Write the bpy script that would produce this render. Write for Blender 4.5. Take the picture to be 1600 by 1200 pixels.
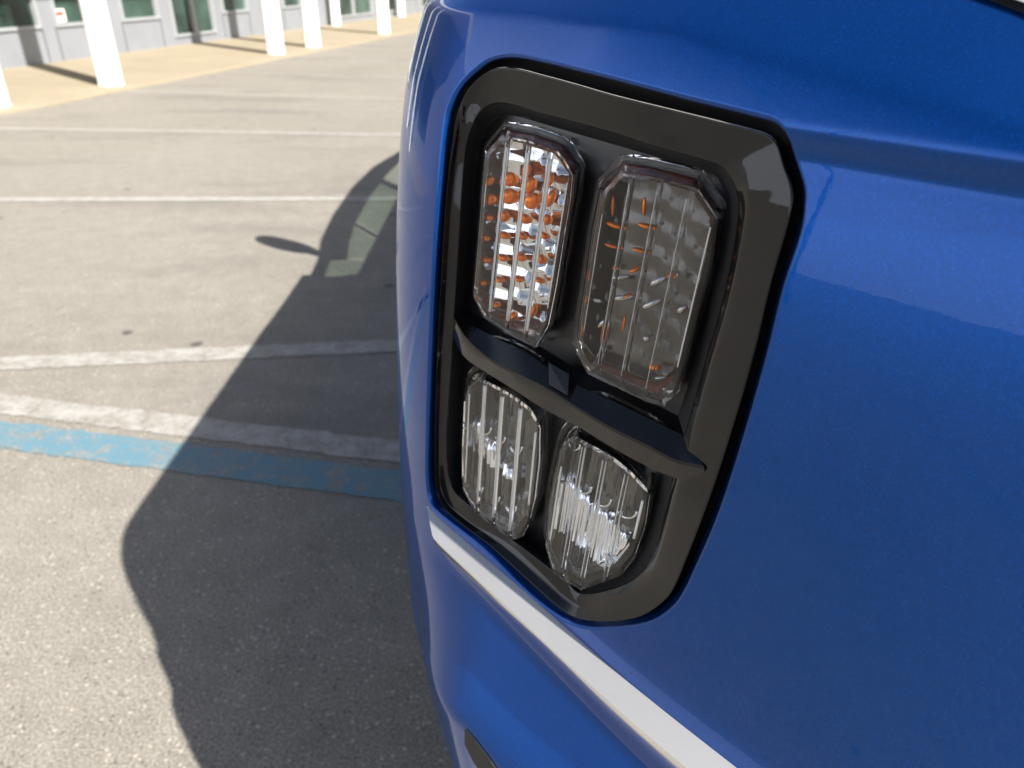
import bpy, bmesh, math, random
import numpy as np
from mathutils import Vector, Matrix
from mathutils.geometry import delaunay_2d_cdt

random.seed(7)
R = math.radians
scene = bpy.context.scene
for o in list(bpy.data.objects):
    bpy.data.objects.remove(o)

# ------------------------------------------------------------------ camera
CAM_H = 1.35
FPX = 1200.0
TH = math.atan(640 / FPX)
CT, ST = math.cos(TH), math.sin(TH)
cam_d = bpy.data.cameras.new("camera")
cam_d.sensor_width = 36.0
cam_d.lens = 27.0
cam_d.clip_start = 0.01
cam_d.clip_end = 2000
cam_d.dof.use_dof = True
cam_d.dof.focus_distance = 0.42
cam_d.dof.aperture_fstop = 11.0
cam = bpy.data.objects.new("camera", cam_d)
scene.collection.objects.link(cam)
cam.location = (0, 0, CAM_H)
cam.rotation_euler = (R(90) - TH, 0, 0)
scene.camera = cam

# ------------------------------------------------------------------ light
SUN_AZ = R(137)      # clockwise from +Y
SUN_EL = R(42)
world = bpy.data.worlds.new("World")
scene.world = world
world.use_nodes = True
wn = world.node_tree
wn.nodes.clear()
wo = wn.nodes.new("ShaderNodeOutputWorld")
wb = wn.nodes.new("ShaderNodeBackground")
sk = wn.nodes.new("ShaderNodeTexSky")
sk.sky_type = 'NISHITA'
sk.sun_disc = False
sk.sun_elevation = SUN_EL
sk.sun_rotation = SUN_AZ
sk.air_density = 1.0
sk.dust_density = 2.5
sk.ozone_density = 1.0
wb.inputs['Strength'].default_value = 0.055
# bright cloud bank added unseen to the sky, low, for the paint to mirror
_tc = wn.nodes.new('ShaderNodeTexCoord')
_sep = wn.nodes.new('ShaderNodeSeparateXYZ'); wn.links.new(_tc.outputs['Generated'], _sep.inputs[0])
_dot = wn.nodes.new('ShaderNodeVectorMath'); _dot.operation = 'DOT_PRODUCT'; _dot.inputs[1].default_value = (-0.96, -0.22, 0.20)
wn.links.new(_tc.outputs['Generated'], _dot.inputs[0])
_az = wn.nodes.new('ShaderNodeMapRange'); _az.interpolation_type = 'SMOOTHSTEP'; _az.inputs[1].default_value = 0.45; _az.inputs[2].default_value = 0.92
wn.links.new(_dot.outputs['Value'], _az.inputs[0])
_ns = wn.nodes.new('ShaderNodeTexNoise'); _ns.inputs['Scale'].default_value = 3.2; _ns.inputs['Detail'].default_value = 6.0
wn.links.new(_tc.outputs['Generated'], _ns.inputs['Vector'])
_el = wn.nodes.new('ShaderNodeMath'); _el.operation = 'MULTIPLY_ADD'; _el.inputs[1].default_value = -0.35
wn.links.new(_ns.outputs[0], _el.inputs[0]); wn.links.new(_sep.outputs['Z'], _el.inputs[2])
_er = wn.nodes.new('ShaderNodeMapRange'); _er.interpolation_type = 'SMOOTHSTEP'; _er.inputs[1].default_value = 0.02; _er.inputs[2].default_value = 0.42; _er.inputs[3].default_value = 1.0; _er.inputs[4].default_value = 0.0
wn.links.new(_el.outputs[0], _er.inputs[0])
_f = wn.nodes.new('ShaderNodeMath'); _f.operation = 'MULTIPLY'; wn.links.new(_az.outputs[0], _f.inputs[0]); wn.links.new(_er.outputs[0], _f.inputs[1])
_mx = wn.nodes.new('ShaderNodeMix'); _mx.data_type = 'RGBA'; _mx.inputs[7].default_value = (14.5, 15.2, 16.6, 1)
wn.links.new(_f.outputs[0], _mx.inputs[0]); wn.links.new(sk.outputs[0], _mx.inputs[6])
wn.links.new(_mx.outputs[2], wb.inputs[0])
wn.links.new(wb.outputs[0], wo.inputs[0])

sun_dir = Vector((math.sin(SUN_AZ) * math.cos(SUN_EL), math.cos(SUN_AZ) * math.cos(SUN_EL), math.sin(SUN_EL)))
sd = bpy.data.lights.new("sun", 'SUN')
sd.energy = 5.0
sd.angle = R(0.5)
sd.color = (1.0, 0.95, 0.87)
sun = bpy.data.objects.new("sun", sd)
sun.rotation_euler = (-sun_dir).to_track_quat('-Z', 'Y').to_euler()
scene.collection.objects.link(sun)

scene.view_settings.view_transform = 'Standard'
scene.view_settings.look = 'None'
scene.view_settings.exposure = 1.42
scene.view_settings.gamma = 1.0
scene.render.engine = 'CYCLES'
cy = scene.cycles
cy.max_bounces = 14
cy.transmission_bounces = 12
cy.glossy_bounces = 8
cy.transparent_max_bounces = 12
cy.caustics_refractive = True
cy.caustics_reflective = True
cy.sample_clamp_indirect = 3.0
cy.blur_glossy = 0.3
cy.use_denoising = True

# ------------------------------------------------------------------ helpers
def link(o, parent=None):
    scene.collection.objects.link(o)
    if parent is not None:
        o.parent = parent
    return o

def mesh_obj(name, verts, faces, mat, parent=None, smooth=False, normals=None):
    me = bpy.data.meshes.new(name)
    me.from_pydata([tuple(v) for v in verts], [], faces)
    me.update()
    if smooth:
        me.polygons.foreach_set('use_smooth', [True] * len(me.polygons))
    if mat is not None:
        me.materials.append(mat)
    if normals is not None:
        me.normals_split_custom_set_from_vertices([tuple(n) for n in normals])
    return link(bpy.data.objects.new(name, me), parent)

def empty(name, loc=(0, 0, 0), rz=0.0, parent=None):
    o = bpy.data.objects.new(name, None)
    o.location = loc
    o.rotation_euler = (0, 0, rz)
    o.empty_display_size = 0.2
    return link(o, parent)

def tag(o, label=None, cat=None, group=None, kind=None):
    if label: o['label'] = label
    if cat: o['category'] = cat
    if group: o['group'] = group
    if kind: o['kind'] = kind
    return o

class MB:
    """collects simple shapes into one mesh"""
    def __init__(s):
        s.v, s.f = [], []
    def add(s, vs, fs):
        n = len(s.v)
        s.v += [tuple(v) for v in vs]
        s.f += [tuple(i + n for i in f) for f in fs]
    def box(s, x0, x1, y0, y1, z0, z1, b=0.0):
        if b <= 0:
            vs = [(x, y, z) for z in (z0, z1) for y in (y0, y1) for x in (x0, x1)]
            s.add(vs, [(0, 2, 3, 1), (4, 5, 7, 6), (0, 1, 5, 4), (2, 6, 7, 3), (0, 4, 6, 2), (1, 3, 7, 5)])
            return
        bm = bmesh.new()
        bmesh.ops.create_cube(bm, size=1.0)
        for v in bm.verts:
            v.co = Vector(((x0 + x1) / 2 + v.co.x * (x1 - x0), (y0 + y1) / 2 + v.co.y * (y1 - y0), (z0 + z1) / 2 + v.co.z * (z1 - z0)))
        bmesh.ops.bevel(bm, geom=bm.edges[:], offset=b, segments=2, affect='EDGES', profile=0.6)
        bm.verts.index_update()
        s.add([v.co.copy() for v in bm.verts], [tuple(v.index for v in f.verts) for f in bm.faces])
        bm.free()
    def lathe(s, prof, n=32, c=(0, 0, 0), axis='Z', cap=True):
        vs = []
        for r, h in prof:
            for k in range(n):
                a = 2 * math.pi * k / n
                if axis == 'Z': vs.append((c[0] + r * math.cos(a), c[1] + r * math.sin(a), c[2] + h))
                else: vs.append((c[0] + h, c[1] + r * math.cos(a), c[2] + r * math.sin(a)))
        fs = []
        for i in range(len(prof) - 1):
            for k in range(n):
                k2 = (k + 1) % n
                fs.append((i * n + k, i * n + k2, (i + 1) * n + k2, (i + 1) * n + k))
        if cap:
            fs.append(tuple(reversed(range(n))))
            fs.append(tuple((len(prof) - 1) * n + k for k in range(n)))
        s.add(vs, fs)
    def tube(s, pts, r, n=8):
        pts = [Vector(p) for p in pts]
        vs, fs = [], []
        for i, p in enumerate(pts):
            t = (pts[min(i + 1, len(pts) - 1)] - pts[max(i - 1, 0)]).normalized()
            a = t.cross(Vector((0, 0, 1)))
            if a.length < 1e-3: a = t.cross(Vector((0, 1, 0)))
            a.normalize(); b = t.cross(a)
            rr = r[i] if isinstance(r, (list, tuple)) else r
            for k in range(n):
                q = 2 * math.pi * k / n
                vs.append(p + a * math.cos(q) * rr + b * math.sin(q) * rr)
        for i in range(len(pts) - 1):
            for k in range(n):
                k2 = (k + 1) % n
                fs.append((i * n + k, i * n + k2, (i + 1) * n + k2, (i + 1) * n + k))
        fs.append(tuple(reversed(range(n))))
        fs.append(tuple((len(pts) - 1) * n + k for k in range(n)))
        s.add(vs, fs)
    def build(s, name, mat, parent=None, smooth=False):
        o = mesh_obj(name, s.v, s.f, mat, parent)
        if smooth:
            o.data.polygons.foreach_set('use_smooth', [len(p.vertices) == 4 for p in o.data.polygons])
        return o

# ------------------------------------------------------------------ materials
def new_mat(name):
    m = bpy.data.materials.new(name)
    m.use_nodes = True
    nt = m.node_tree
    b = nt.nodes['Principled BSDF']
    return m, nt, b

def N(nt, typ, **kw):
    n = nt.nodes.new(typ)
    for k, v in kw.items():
        if k in ('operation', 'blend_type', 'data_type', 'feature', 'noise_dimensions', 'distance', 'interpolation_type'):
            setattr(n, k, v)
        else:
            n.inputs[k].default_value = v
    return n

def ramp(nt, stops, src, interp='LINEAR'):
    r = nt.nodes.new('ShaderNodeValToRGB')
    r.color_ramp.interpolation = interp
    el = r.color_ramp.elements
    while len(el) < len(stops): el.new(0.5)
    for e, (p, c) in zip(el, stops):
        e.position = p
        e.color = (c[0], c[1], c[2], 1) if isinstance(c, (tuple, list)) else (c, c, c, 1)
    nt.links.new(src, r.inputs[0])
    return r

def mixc(nt, fac, a, b, mode='MIX'):
    m = nt.nodes.new('ShaderNodeMix')
    m.data_type = 'RGBA'
    m.blend_type = mode
    L = nt.links
    if isinstance(fac, (int, float)): m.inputs[0].default_value = fac
    else: L.new(fac, m.inputs[0])
    for i, x in ((6, a), (7, b)):
        if isinstance(x, (tuple, list)): m.inputs[i].default_value = (x[0], x[1], x[2], 1)
        else: L.new(x, m.inputs[i])
    return m.outputs[2]

def plain(name, col, rough=0.5, metal=0.0, coat=0.0, var=0.0, scale=8.0, bump=0.0, spec=0.5):
    m, nt, b = new_mat(name)
    b.inputs['Roughness'].default_value = rough
    b.inputs['Metallic'].default_value = metal
    b.inputs['Coat Weight'].default_value = coat
    b.inputs['Specular IOR Level'].default_value = spec
    tc = nt.nodes.new('ShaderNodeTexCoord')
    n = N(nt, 'ShaderNodeTexNoise', Scale=scale, Detail=5.0, Roughness=0.6)
    nt.links.new(tc.outputs['Object'], n.inputs['Vector'])
    r = ramp(nt, [(0.3, tuple(c * (1 - var) for c in col)), (0.7, tuple(min(1, c * (1 + var)) for c in col))], n.outputs[0])
    nt.links.new(r.outputs[0], b.inputs['Base Color'])
    if bump:
        bp = N(nt, 'ShaderNodeBump', Strength=bump, Distance=0.01)
        nt.links.new(n.outputs[0], bp.inputs['Height'])
        nt.links.new(bp.outputs[0], b.inputs['Normal'])
    return m

def dusty_gloss(name, col, rough, dust_col, metal=0.0, coat=0.0, dust=0.12, flakes=False, spec=0.5):
    """glossy surface with fine dust specks, faint streaks and smudged roughness"""
    m, nt, b = new_mat(name)
    L = nt.links
    tc = nt.nodes.new('ShaderNodeTexCoord')
    P = tc.outputs['Object']
    b.inputs['Metallic'].default_value = metal
    b.inputs['Specular IOR Level'].default_value = spec
    b.inputs['Coat Weight'].default_value = coat
    b.inputs['Coat Roughness'].default_value = 0.015
    b.inputs['Coat IOR'].default_value = 1.36
    # specks
    vo = N(nt, 'ShaderNodeTexVoronoi', Scale=190.0)
    L.new(P, vo.inputs['Vector'])
    n0 = N(nt, 'ShaderNodeTexNoise', Scale=60.0, Detail=2.0)
    L.new(P, n0.inputs['Vector'])
    rs = ramp(nt, [(0.0, 1.0), (0.10, 0.0)], vo.outputs['Distance'])
    rsel = ramp(nt, [(0.58, 0.0), (0.66, 1.0)], n0.outputs[0])
    mul = N(nt, 'ShaderNodeMath', operation='MULTIPLY')
    L.new(rs.outputs[0], mul.inputs[0]); L.new(rsel.outputs[0], mul.inputs[1])
    # soft film of dust
    n1 = N(nt, 'ShaderNodeTexNoise', Scale=9.0, Detail=7.0, Roughness=0.65)
    L.new(P, n1.inputs['Vector'])
    rf = ramp(nt, [(0.35, 0.0), (0.8, 1.0)], n1.outputs[0])
    mf = N(nt, 'ShaderNodeMath', operation='MULTIPLY'); mf.inputs[1].default_value = dust
    L.new(rf.outputs[0], mf.inputs[0])
    mx = N(nt, 'ShaderNodeMath', operation='MULTIPLY_ADD'); mx.inputs[1].default_value = 0.30
    L.new(mul.outputs[0], mx.inputs[0]); L.new(mf.outputs[0], mx.inputs[2])
    cl = nt.nodes.new('ShaderNodeClamp'); L.new(mx.outputs[0], cl.inputs[0])
    # a few dark spots of grime
    v2 = N(nt, 'ShaderNodeTexVoronoi', Scale=26.0)
    L.new(P, v2.inputs['Vector'])
    rd0 = ramp(nt, [(0.0, 1.0), (0.014, 1.0), (0.024, 0.0)], v2.outputs['Distance'])
    rd = N(nt, 'ShaderNodeMath', operation='MULTIPLY'); L.new(rd0.outputs[0], rd.inputs[0]); rd.inputs[1].default_value = 0.85
    base = col
    if flakes:
        v3 = N(nt, 'ShaderNodeTexVoronoi', Scale=2600.0)
        L.new(P, v3.inputs['Vector'])
        sx = nt.nodes.new('ShaderNodeSeparateColor'); L.new(v3.outputs['Color'], sx.inputs[0])
        fr = ramp(nt, [(0.0, tuple(c * 0.85 for c in col)), (0.80, col), (0.93, tuple(c * 1.2 for c in col)), (1.0, tuple(c * 1.7 for c in col))], sx.outputs[0])
        base = fr.outputs[0]
    c1 = mixc(nt, cl.outputs[0], base, dust_col)
    c2 = mixc(nt, rd.outputs[0], c1, (0.012, 0.012, 0.012))
    L.new(c2, b.inputs['Base Color'])
    rr = nt.nodes.new('ShaderNodeMapRange')
    rr.inputs[3].default_value = rough; rr.inputs[4].default_value = rough + 0.12
    L.new(rf.outputs[0], rr.inputs[0]); L.new(rr.outputs[0], b.inputs['Roughness'])
    n4 = N(nt, 'ShaderNodeTexNoise', Scale=140.0, Detail=2.0)
    L.new(P, n4.inputs['Vector'])
    bp = N(nt, 'ShaderNodeBump', Strength=0.008, Distance=0.002)
    L.new(n4.outputs[0], bp.inputs['Height'])
    L.new(bp.outputs[0], b.inputs['Coat Normal' if coat else 'Normal'])
    return m

M = {}
M['paint'] = dusty_gloss('blue_paint', (0.0004, 0.046, 0.228), 0.27, (0.05, 0.12, 0.34), metal=0.74, coat=1.0, dust=0.03, flakes=True)
M['paint'].node_tree.nodes['Principled BSDF'].inputs['Specular Tint'].default_value = (0.25, 0.5, 1.0, 1)
M['paint'].node_tree.nodes['Principled BSDF'].inputs['Coat Weight'].default_value = 0.7
M['black_gloss'] = dusty_gloss('black_gloss_plastic', (0.005, 0.005, 0.006), 0.025, (0.16, 0.155, 0.14), dust=0.03, spec=0.36)
M['black_satin'] = plain('black_satin_plastic', (0.007, 0.007, 0.008), 0.32, var=0.2)
M['gap'] = plain('dark_gap', (0.004, 0.004, 0.005), 0.7)
M['chrome'] = dusty_gloss('chrome_trim', (0.88, 0.88, 0.89), 0.08, (0.42, 0.38, 0.32), metal=1.0, dust=0.10)
M['chrome_top'] = dusty_gloss('chrome_trim_pale_dusty', (0.56, 0.56, 0.56), 0.14, (0.30, 0.28, 0.25), metal=0.62, dust=0.34)  # dusty, and less mirror-like so the strip's top reads sunlit
M['mirror'] = plain('reflector_chrome', (0.64, 0.645, 0.65), 0.07, metal=1.0, var=0.04)
M['mirror_black'] = plain('reflector_dark_reflection', (0.10, 0.10, 0.10), 0.10, metal=1.0, var=0.3, scale=60)
M['rib_glint'] = plain('pale_rib_highlight', (0.80, 0.78, 0.72), 0.25, var=0.05)
M['mirror_dark'] = plain('reflector_smoked', (0.085, 0.082, 0.078), 0.24, metal=0.8, var=0.3, scale=60)
M['facet'] = plain('reflector_facet_grey', (0.42, 0.41, 0.39), 0.18, metal=0.9, var=0.2, scale=120)
M['mirror_clear'] = plain('clear_unit_chrome', (0.78, 0.80, 0.84), 0.05, metal=1.0, var=0.03)
M['amber'] = plain('amber_plastic', (0.85, 0.19, 0.008), 0.30, metal=0.7, var=0.1, scale=90)
M['amber_reflection'] = plain('amber_reflection_liner', (0.16, 0.035, 0.010), 0.2, var=0.6, scale=70)
M['rubber'] = plain('tyre_rubber', (0.02, 0.02, 0.02), 0.75, var=0.2, scale=40, bump=0.2)
M['alloy'] = plain('wheel_alloy', (0.45, 0.46, 0.47), 0.25, metal=1.0, var=0.1)
M['column'] = plain('white_painted_steel', (0.72, 0.72, 0.70), 0.35, var=0.03, scale=3)
M['panel'] = plain('grey_metal_panel', (0.225, 0.237, 0.262), 0.4, metal=0.1, var=0.05, scale=2)
M['alu'] = plain('pale_aluminium_frame', (0.31, 0.325, 0.34), 0.4, metal=0.1, var=0.04)
M['soffit'] = plain('white_soffit', (0.7, 0.7, 0.68), 0.6, var=0.04)
M['interior'] = plain('dim_interior', (0.14, 0.22, 0.18), 0.8, var=0.7, scale=1.4)
M['paper'] = plain('notice_paper', (0.80, 0.78, 0.76), 0.6, var=0.03)
M['red_print'] = plain('red_print', (0.65, 0.10, 0.07), 0.6, var=0.1)
M['bin'] = plain('dark_bin_metal', (0.02, 0.02, 0.022), 0.45, var=0.2)

def glass_mat(name, tint, ior=1.49, rough=0.0):
    m, nt, b = new_mat(name)
    b.inputs['Base Color'].default_value = (*tint, 1)
    b.inputs['Roughness'].default_value = rough
    b.inputs['IOR'].default_value = ior
    b.inputs['Transmission Weight'].default_value = 1.0
    return m
M['lens'] = glass_mat('clear_lens_plastic', (0.97, 0.975, 0.98), 1.27)

def window_mat(name, tint, coat=1.0):
    """thin tinted sheet: tinted see-through plus a sharp Fresnel reflection"""
    m, nt, b = new_mat(name)
    L = nt.links
    nt.nodes.remove(b)
    out = nt.nodes['Material Output']
    tr = nt.nodes.new('ShaderNodeBsdfTransparent'); tr.inputs[0].default_value = (*tint, 1)
    gl = nt.nodes.new('ShaderNodeBsdfGlossy'); gl.inputs['Roughness'].default_value = 0.02
    lw = nt.nodes.new('ShaderNodeLayerWeight'); lw.inputs[0].default_value = 0.5
    fr = nt.nodes.new('ShaderNodeMath'); fr.operation = 'POWER'; fr.inputs[1].default_value = 4.0; L.new(lw.outputs['Facing'], fr.inputs[0])
    mr = nt.nodes.new('ShaderNodeMapRange'); mr.inputs[3].default_value = 0.05 * coat; mr.inputs[4].default_value = coat
    mx = nt.nodes.new('ShaderNodeMixShader')
    L.new(fr.outputs[0], mr.inputs[0]); L.new(mr.outputs[0], mx.inputs[0])
    L.new(tr.outputs[0], mx.inputs[1]); L.new(gl.outputs[0], mx.inputs[2]); L.new(mx.outputs[0], out.inputs[0])
    return m
M['car_glass'] = window_mat('tinted_car_glass', (0.52, 0.60, 0.55))
M['shop_glass'] = plain('green_shop_glass', (0.032, 0.060, 0.048), 0.06, var=0.75, scale=0.9)

def asphalt_nodes(nt, P):
    L = nt.links
    big = N(nt, 'ShaderNodeTexNoise', Scale=0.55, Detail=6.0, Roughness=0.6)
    L.new(P, big.inputs['Vector'])
    mid = N(nt, 'ShaderNodeTexNoise', Scale=9.0, Detail=6.0, Roughness=0.65)
    L.new(P, mid.inputs['Vector'])
    fine = N(nt, 'ShaderNodeTexNoise', Scale=170.0, Detail=3.0, Roughness=0.7)
    L.new(P, fine.inputs['Vector'])
    rb = ramp(nt, [(0.30, (0.184, 0.170, 0.145)), (0.52, (0.200, 0.186, 0.161)), (0.75, (0.214, 0.200, 0.175))], big.outputs[0])
    rm = ramp(nt, [(0.35, 0.90), (0.65, 1.07)], mid.outputs[0])
    rf = ramp(nt, [(0.32, 0.45), (0.5, 0.98), (0.66, 1.6)], fine.outputs[0])
    c = mixc(nt, 1.0, rb.outputs[0], rm.outputs[0], 'MULTIPLY')
    c = mixc(nt, 1.0, c, rf.outputs[0], 'MULTIPLY')
    # aggregate stones
    vo = N(nt, 'ShaderNodeTexVoronoi', Scale=95.0); vo.inputs['Randomness'].default_value = 1.0
    L.new(P, vo.inputs['Vector'])
    sep = nt.nodes.new('ShaderNodeSeparateColor'); L.new(vo.outputs['Color'], sep.inputs[0])
    pick_ = ramp(nt, [(0.78, 0.0), (0.80, 1.0)], sep.outputs[0])
    near = ramp(nt, [(0.30, 1.0), (0.42, 0.0)], vo.outputs['Distance'])
    mm = N(nt, 'ShaderNodeMath', operation='MULTIPLY'); L.new(pick_.outputs[0], mm.inputs[0]); L.new(near.outputs[0], mm.inputs[1])
    tone = ramp(nt, [(0.0, (0.06, 0.06, 0.065)), (0.35, (0.09, 0.087, 0.084)), (0.5, (0.36, 0.33, 0.27)), (1.0, (0.43, 0.40, 0.36))], sep.outputs[1])
    mf = N(nt, 'ShaderNodeMath', operation='MULTIPLY'); mf.inputs[1].default_value = 0.75; L.new(mm.outputs[0], mf.inputs[0])
    c = mixc(nt, mf.outputs[0], c, tone.outputs[0])
    # sparse small pits and drips
    v2 = N(nt, 'ShaderNodeTexVoronoi', Scale=2.6); L.new(P, v2.inputs['Vector'])
    w2 = N(nt, 'ShaderNodeMath', operation='MULTIPLY_ADD'); w2.inputs[1].default_value = 0.06
    L.new(mid.outputs[0], w2.inputs[0]); L.new(v2.outputs['Distance'], w2.inputs[2])
    spot = ramp(nt, [(0.075, 0.75), (0.115, 0.0)], w2.outputs[0])
    c = mixc(nt, spot.outputs[0], c, (0.03, 0.029, 0.03))
    return c, fine, vo, mid, mm

def asphalt_mat():
    m, nt, b = new_mat('weathered_asphalt')
    L = nt.links
    geo = nt.nodes.new('ShaderNodeNewGeometry')
    c, fine, vo, mid, mm = asphalt_nodes(nt, geo.outputs['Position'])
    # wide tyre scuffs across the bays
    mp = nt.nodes.new('ShaderNodeMapping'); mp.inputs['Scale'].default_value = (0.45, 1.5, 1); mp.inputs['Rotation'].default_value = (0, 0, R(-28))
    L.new(geo.outputs['Position'], mp.inputs['Vector'])
    st = N(nt, 'ShaderNodeTexNoise', Scale=1.0, Detail=4.0, Roughness=0.55); L.new(mp.outputs[0], st.inputs['Vector'])
    rs = ramp(nt, [(0.52, 0.0), (0.72, 0.42)], st.outputs[0])
    c = mixc(nt, rs.outputs[0], c, (0.085, 0.08, 0.08))
    L.new(c, b.inputs['Base Color'])
    b.inputs['Roughness'].default_value = 0.85
    b.inputs['Specular IOR Level'].default_value = 0.35
    h = N(nt, 'ShaderNodeMath', operation='ADD'); L.new(fine.outputs[0], h.inputs[0]); L.new(mm.outputs[0], h.inputs[1])
    bp = N(nt, 'ShaderNodeBump', Strength=0.35, Distance=0.004); L.new(h.outputs[0], bp.inputs['Height'])
    L.new(bp.outputs[0], b.inputs['Normal'])
    return m
M['asphalt'] = asphalt_mat()

def worn_paint(name, col, wear):
    m, nt, b = new_mat(name)
    L = nt.links
    geo = nt.nodes.new('ShaderNodeNewGeometry')
    P = geo.outputs['Position']
    c, fine, vo, mid, mm = asphalt_nodes(nt, P)
    n1 = N(nt, 'ShaderNodeTexNoise', Scale=14.0, Detail=7.0, Roughness=0.75); L.new(P, n1.inputs['Vector'])
    n2 = N(nt, 'ShaderNodeTexNoise', Scale=110.0, Detail=3.0, Roughness=0.7); L.new(P, n2.inputs['Vector'])
    s = N(nt, 'ShaderNodeMath', operation='MULTIPLY_ADD'); s.inputs[1].default_value = 0.55
    L.new(n2.outputs[0], s.inputs[0]); L.new(n1.outputs[0], s.inputs[2])
    f = ramp(nt, [(wear, 1.0), (wear + 0.16, 0.12)], s.outputs[0])
    cc = mixc(nt, f.outputs[0], c, col)
    L.new(cc, b.inputs['Base Color'])
    b.inputs['Roughness'].default_value = 0.75
    bp = N(nt, 'ShaderNodeBump', Strength=0.4, Distance=0.003); L.new(fine.outputs[0], bp.inputs['Height'])
    L.new(bp.outputs[0], b.inputs['Normal'])
    return m
M['line_white'] = worn_paint('worn_white_line', (0.31, 0.303, 0.283), 0.72)
M['line_faded'] = worn_paint('faded_white_line', (0.30, 0.294, 0.278), 0.69)
M['line_blue'] = worn_paint('worn_blue_line', (0.085, 0.175, 0.225), 0.745)

def concrete_mat():
    m, nt, b = new_mat('tan_concrete')
    L = nt.links
    geo = nt.nodes.new('ShaderNodeNewGeometry')
    n1 = N(nt, 'ShaderNodeTexNoise', Scale=1.2, Detail=7.0, Roughness=0.6); L.new(geo.outputs['Position'], n1.inputs['Vector'])
    r1 = ramp(nt, [(0.3, (0.245, 0.208, 0.146)), (0.7, (0.29, 0.248, 0.178))], n1.outputs[0])
    n2 = N(nt, 'ShaderNodeTexNoise', Scale=40.0, Detail=4.0); L.new(geo.outputs['Position'], n2.inputs['Vector'])
    r2 = ramp(nt, [(0.3, 0.88), (0.7, 1.08)], n2.outputs[0])
    c = mixc(nt, 1.0, r1.outputs[0], r2.outputs[0], 'MULTIPLY')
    L.new(c, b.inputs['Base Color'])
    b.inputs['Roughness'].default_value = 0.85
    bp = N(nt, 'ShaderNodeBump', Strength=0.2, Distance=0.004); L.new(n2.outputs[0], bp.inputs['Height']); L.new(bp.outputs[0], b.inputs['Normal'])
    return m
M['concrete'] = concrete_mat()

# ------------------------------------------------------------------ measuring: rays of the real camera
def ray(x, y):
    u = -(y - 600) / FPX
    return ((x - 800) / FPX, CT + u * ST, -ST + u * CT)

def G(x, y):
    r = ray(x, y); t = -CAM_H / r[2]
    return r[0] * t, r[1] * t

# ================================================================== SETTING
def sheet(name, pts, z, mat, kind='structure'):
    o = mesh_obj(name, [(p[0], p[1], z) for p in pts], [tuple(range(len(pts)))], mat)
    if o.data.polygons[0].normal.z < 0:
        o.data.flip_normals()
    return tag(o, kind=kind)

S = 400
sheet('ground', [(-S, -S), (S, -S), (S, S), (-S, S)], 0.0, M['asphalt'])

def stripe(name, a, b, w0, w1, mat):
    """painted line between two ground points, ragged edges"""
    a, b = Vector((*a, 0)), Vector((*b, 0))
    d = (b - a).normalized(); s = Vector((-d.y, d.x, 0))
    n = max(8, int((b - a).length / 0.03)); n = min(n, 160)
    vs, fs = [], []
    for i in range(n + 1):
        t = i / n
        w = w0 + (w1 - w0) * t
        p = a.lerp(b, t)
        vs.append(p + s * (w / 2 + random.uniform(-.006, .006)) + Vector((0, 0, 0.004)))
        vs.append(p - s * (w / 2 + random.uniform(-.006, .006)) + Vector((0, 0, 0.004)))
    for i in range(n):
        fs.append((2 * i, 2 * i + 1, 2 * i + 3, 2 * i + 2))
    o = mesh_obj(name, vs, fs, mat)
    if o.data.polygons[0].normal.z < 0: o.data.flip_normals()
    return tag(o, kind='structure')

stripe('parking_line', (-5.00, 10.65), (1.4, 9.37), .10, .10, M['line_white'])
stripe('parking_line', (-5.9, 7.98), (1.4, 7.33), .10, .10, M['line_white'])
stripe('parking_line', (-4.40, 12.88), (1.4, 11.36), .10, .10, M['line_white'])
stripe('parking_line', (-3.87, 15.04), (1.4, 13.40), .10, .10, M['line_white'])
stripe('parking_line', (-3.46, 17.37), (1.4, 15.4), .10, .10, M['line_white'])
stripe('parking_line', (-2.9, 19.8), (1.4, 18.1), .10, .10, M['line_white'])
stripe('parking_line', (-6.3, 5.16), (1.4, 5.23), .11, .11, M['line_white'])
stripe('parking_line', (-3.4, 2.54), (1.2, 3.05), .12, .12, M['line_faded'])
stripe('parking_line', (-3.6, 2.76), (1.2, 1.73), .12, .125, M['line_faded'])
stripe('accessible_bay_line', (-3.6, 2.58), (1.2, 1.55), .145, .15, M['line_blue'])

# ---- building line
BAZ = R(12.4)
W0 = (-6.80, 18.547)
K_OFF = 3.364
BROT = R(90) - BAZ           # local x runs along the wall, local -y is outward
def bl(s, o, z):
    """point along the wall (s), outward (o), height z in world"""
    return (W0[0] + math.sin(BAZ) * s + math.cos(BAZ) * o, W0[1] + math.cos(BAZ) * s - math.sin(BAZ) * o, z)

pv = MB()
S0, S1 = -12.5, 60.0
pv.box(S0, S1, -K_OFF, 0.6, -0.05, 0.035, 0.012)
walk = pv.build('sidewalk', M['concrete'])
walk.location = bl(0, 0, 0); walk.rotation_euler = (0, 0, BROT)
tag(walk, kind='structure')

# ---- storefront building
bld = empty('storefront_building', bl(0, 0, 0), BROT)
tag(bld, 'long grey metal-panelled storefront with green-tinted windows behind the white columns', 'building')
SILL, HEAD, TOPH = 0.56, 3.0, 4.6
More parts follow.
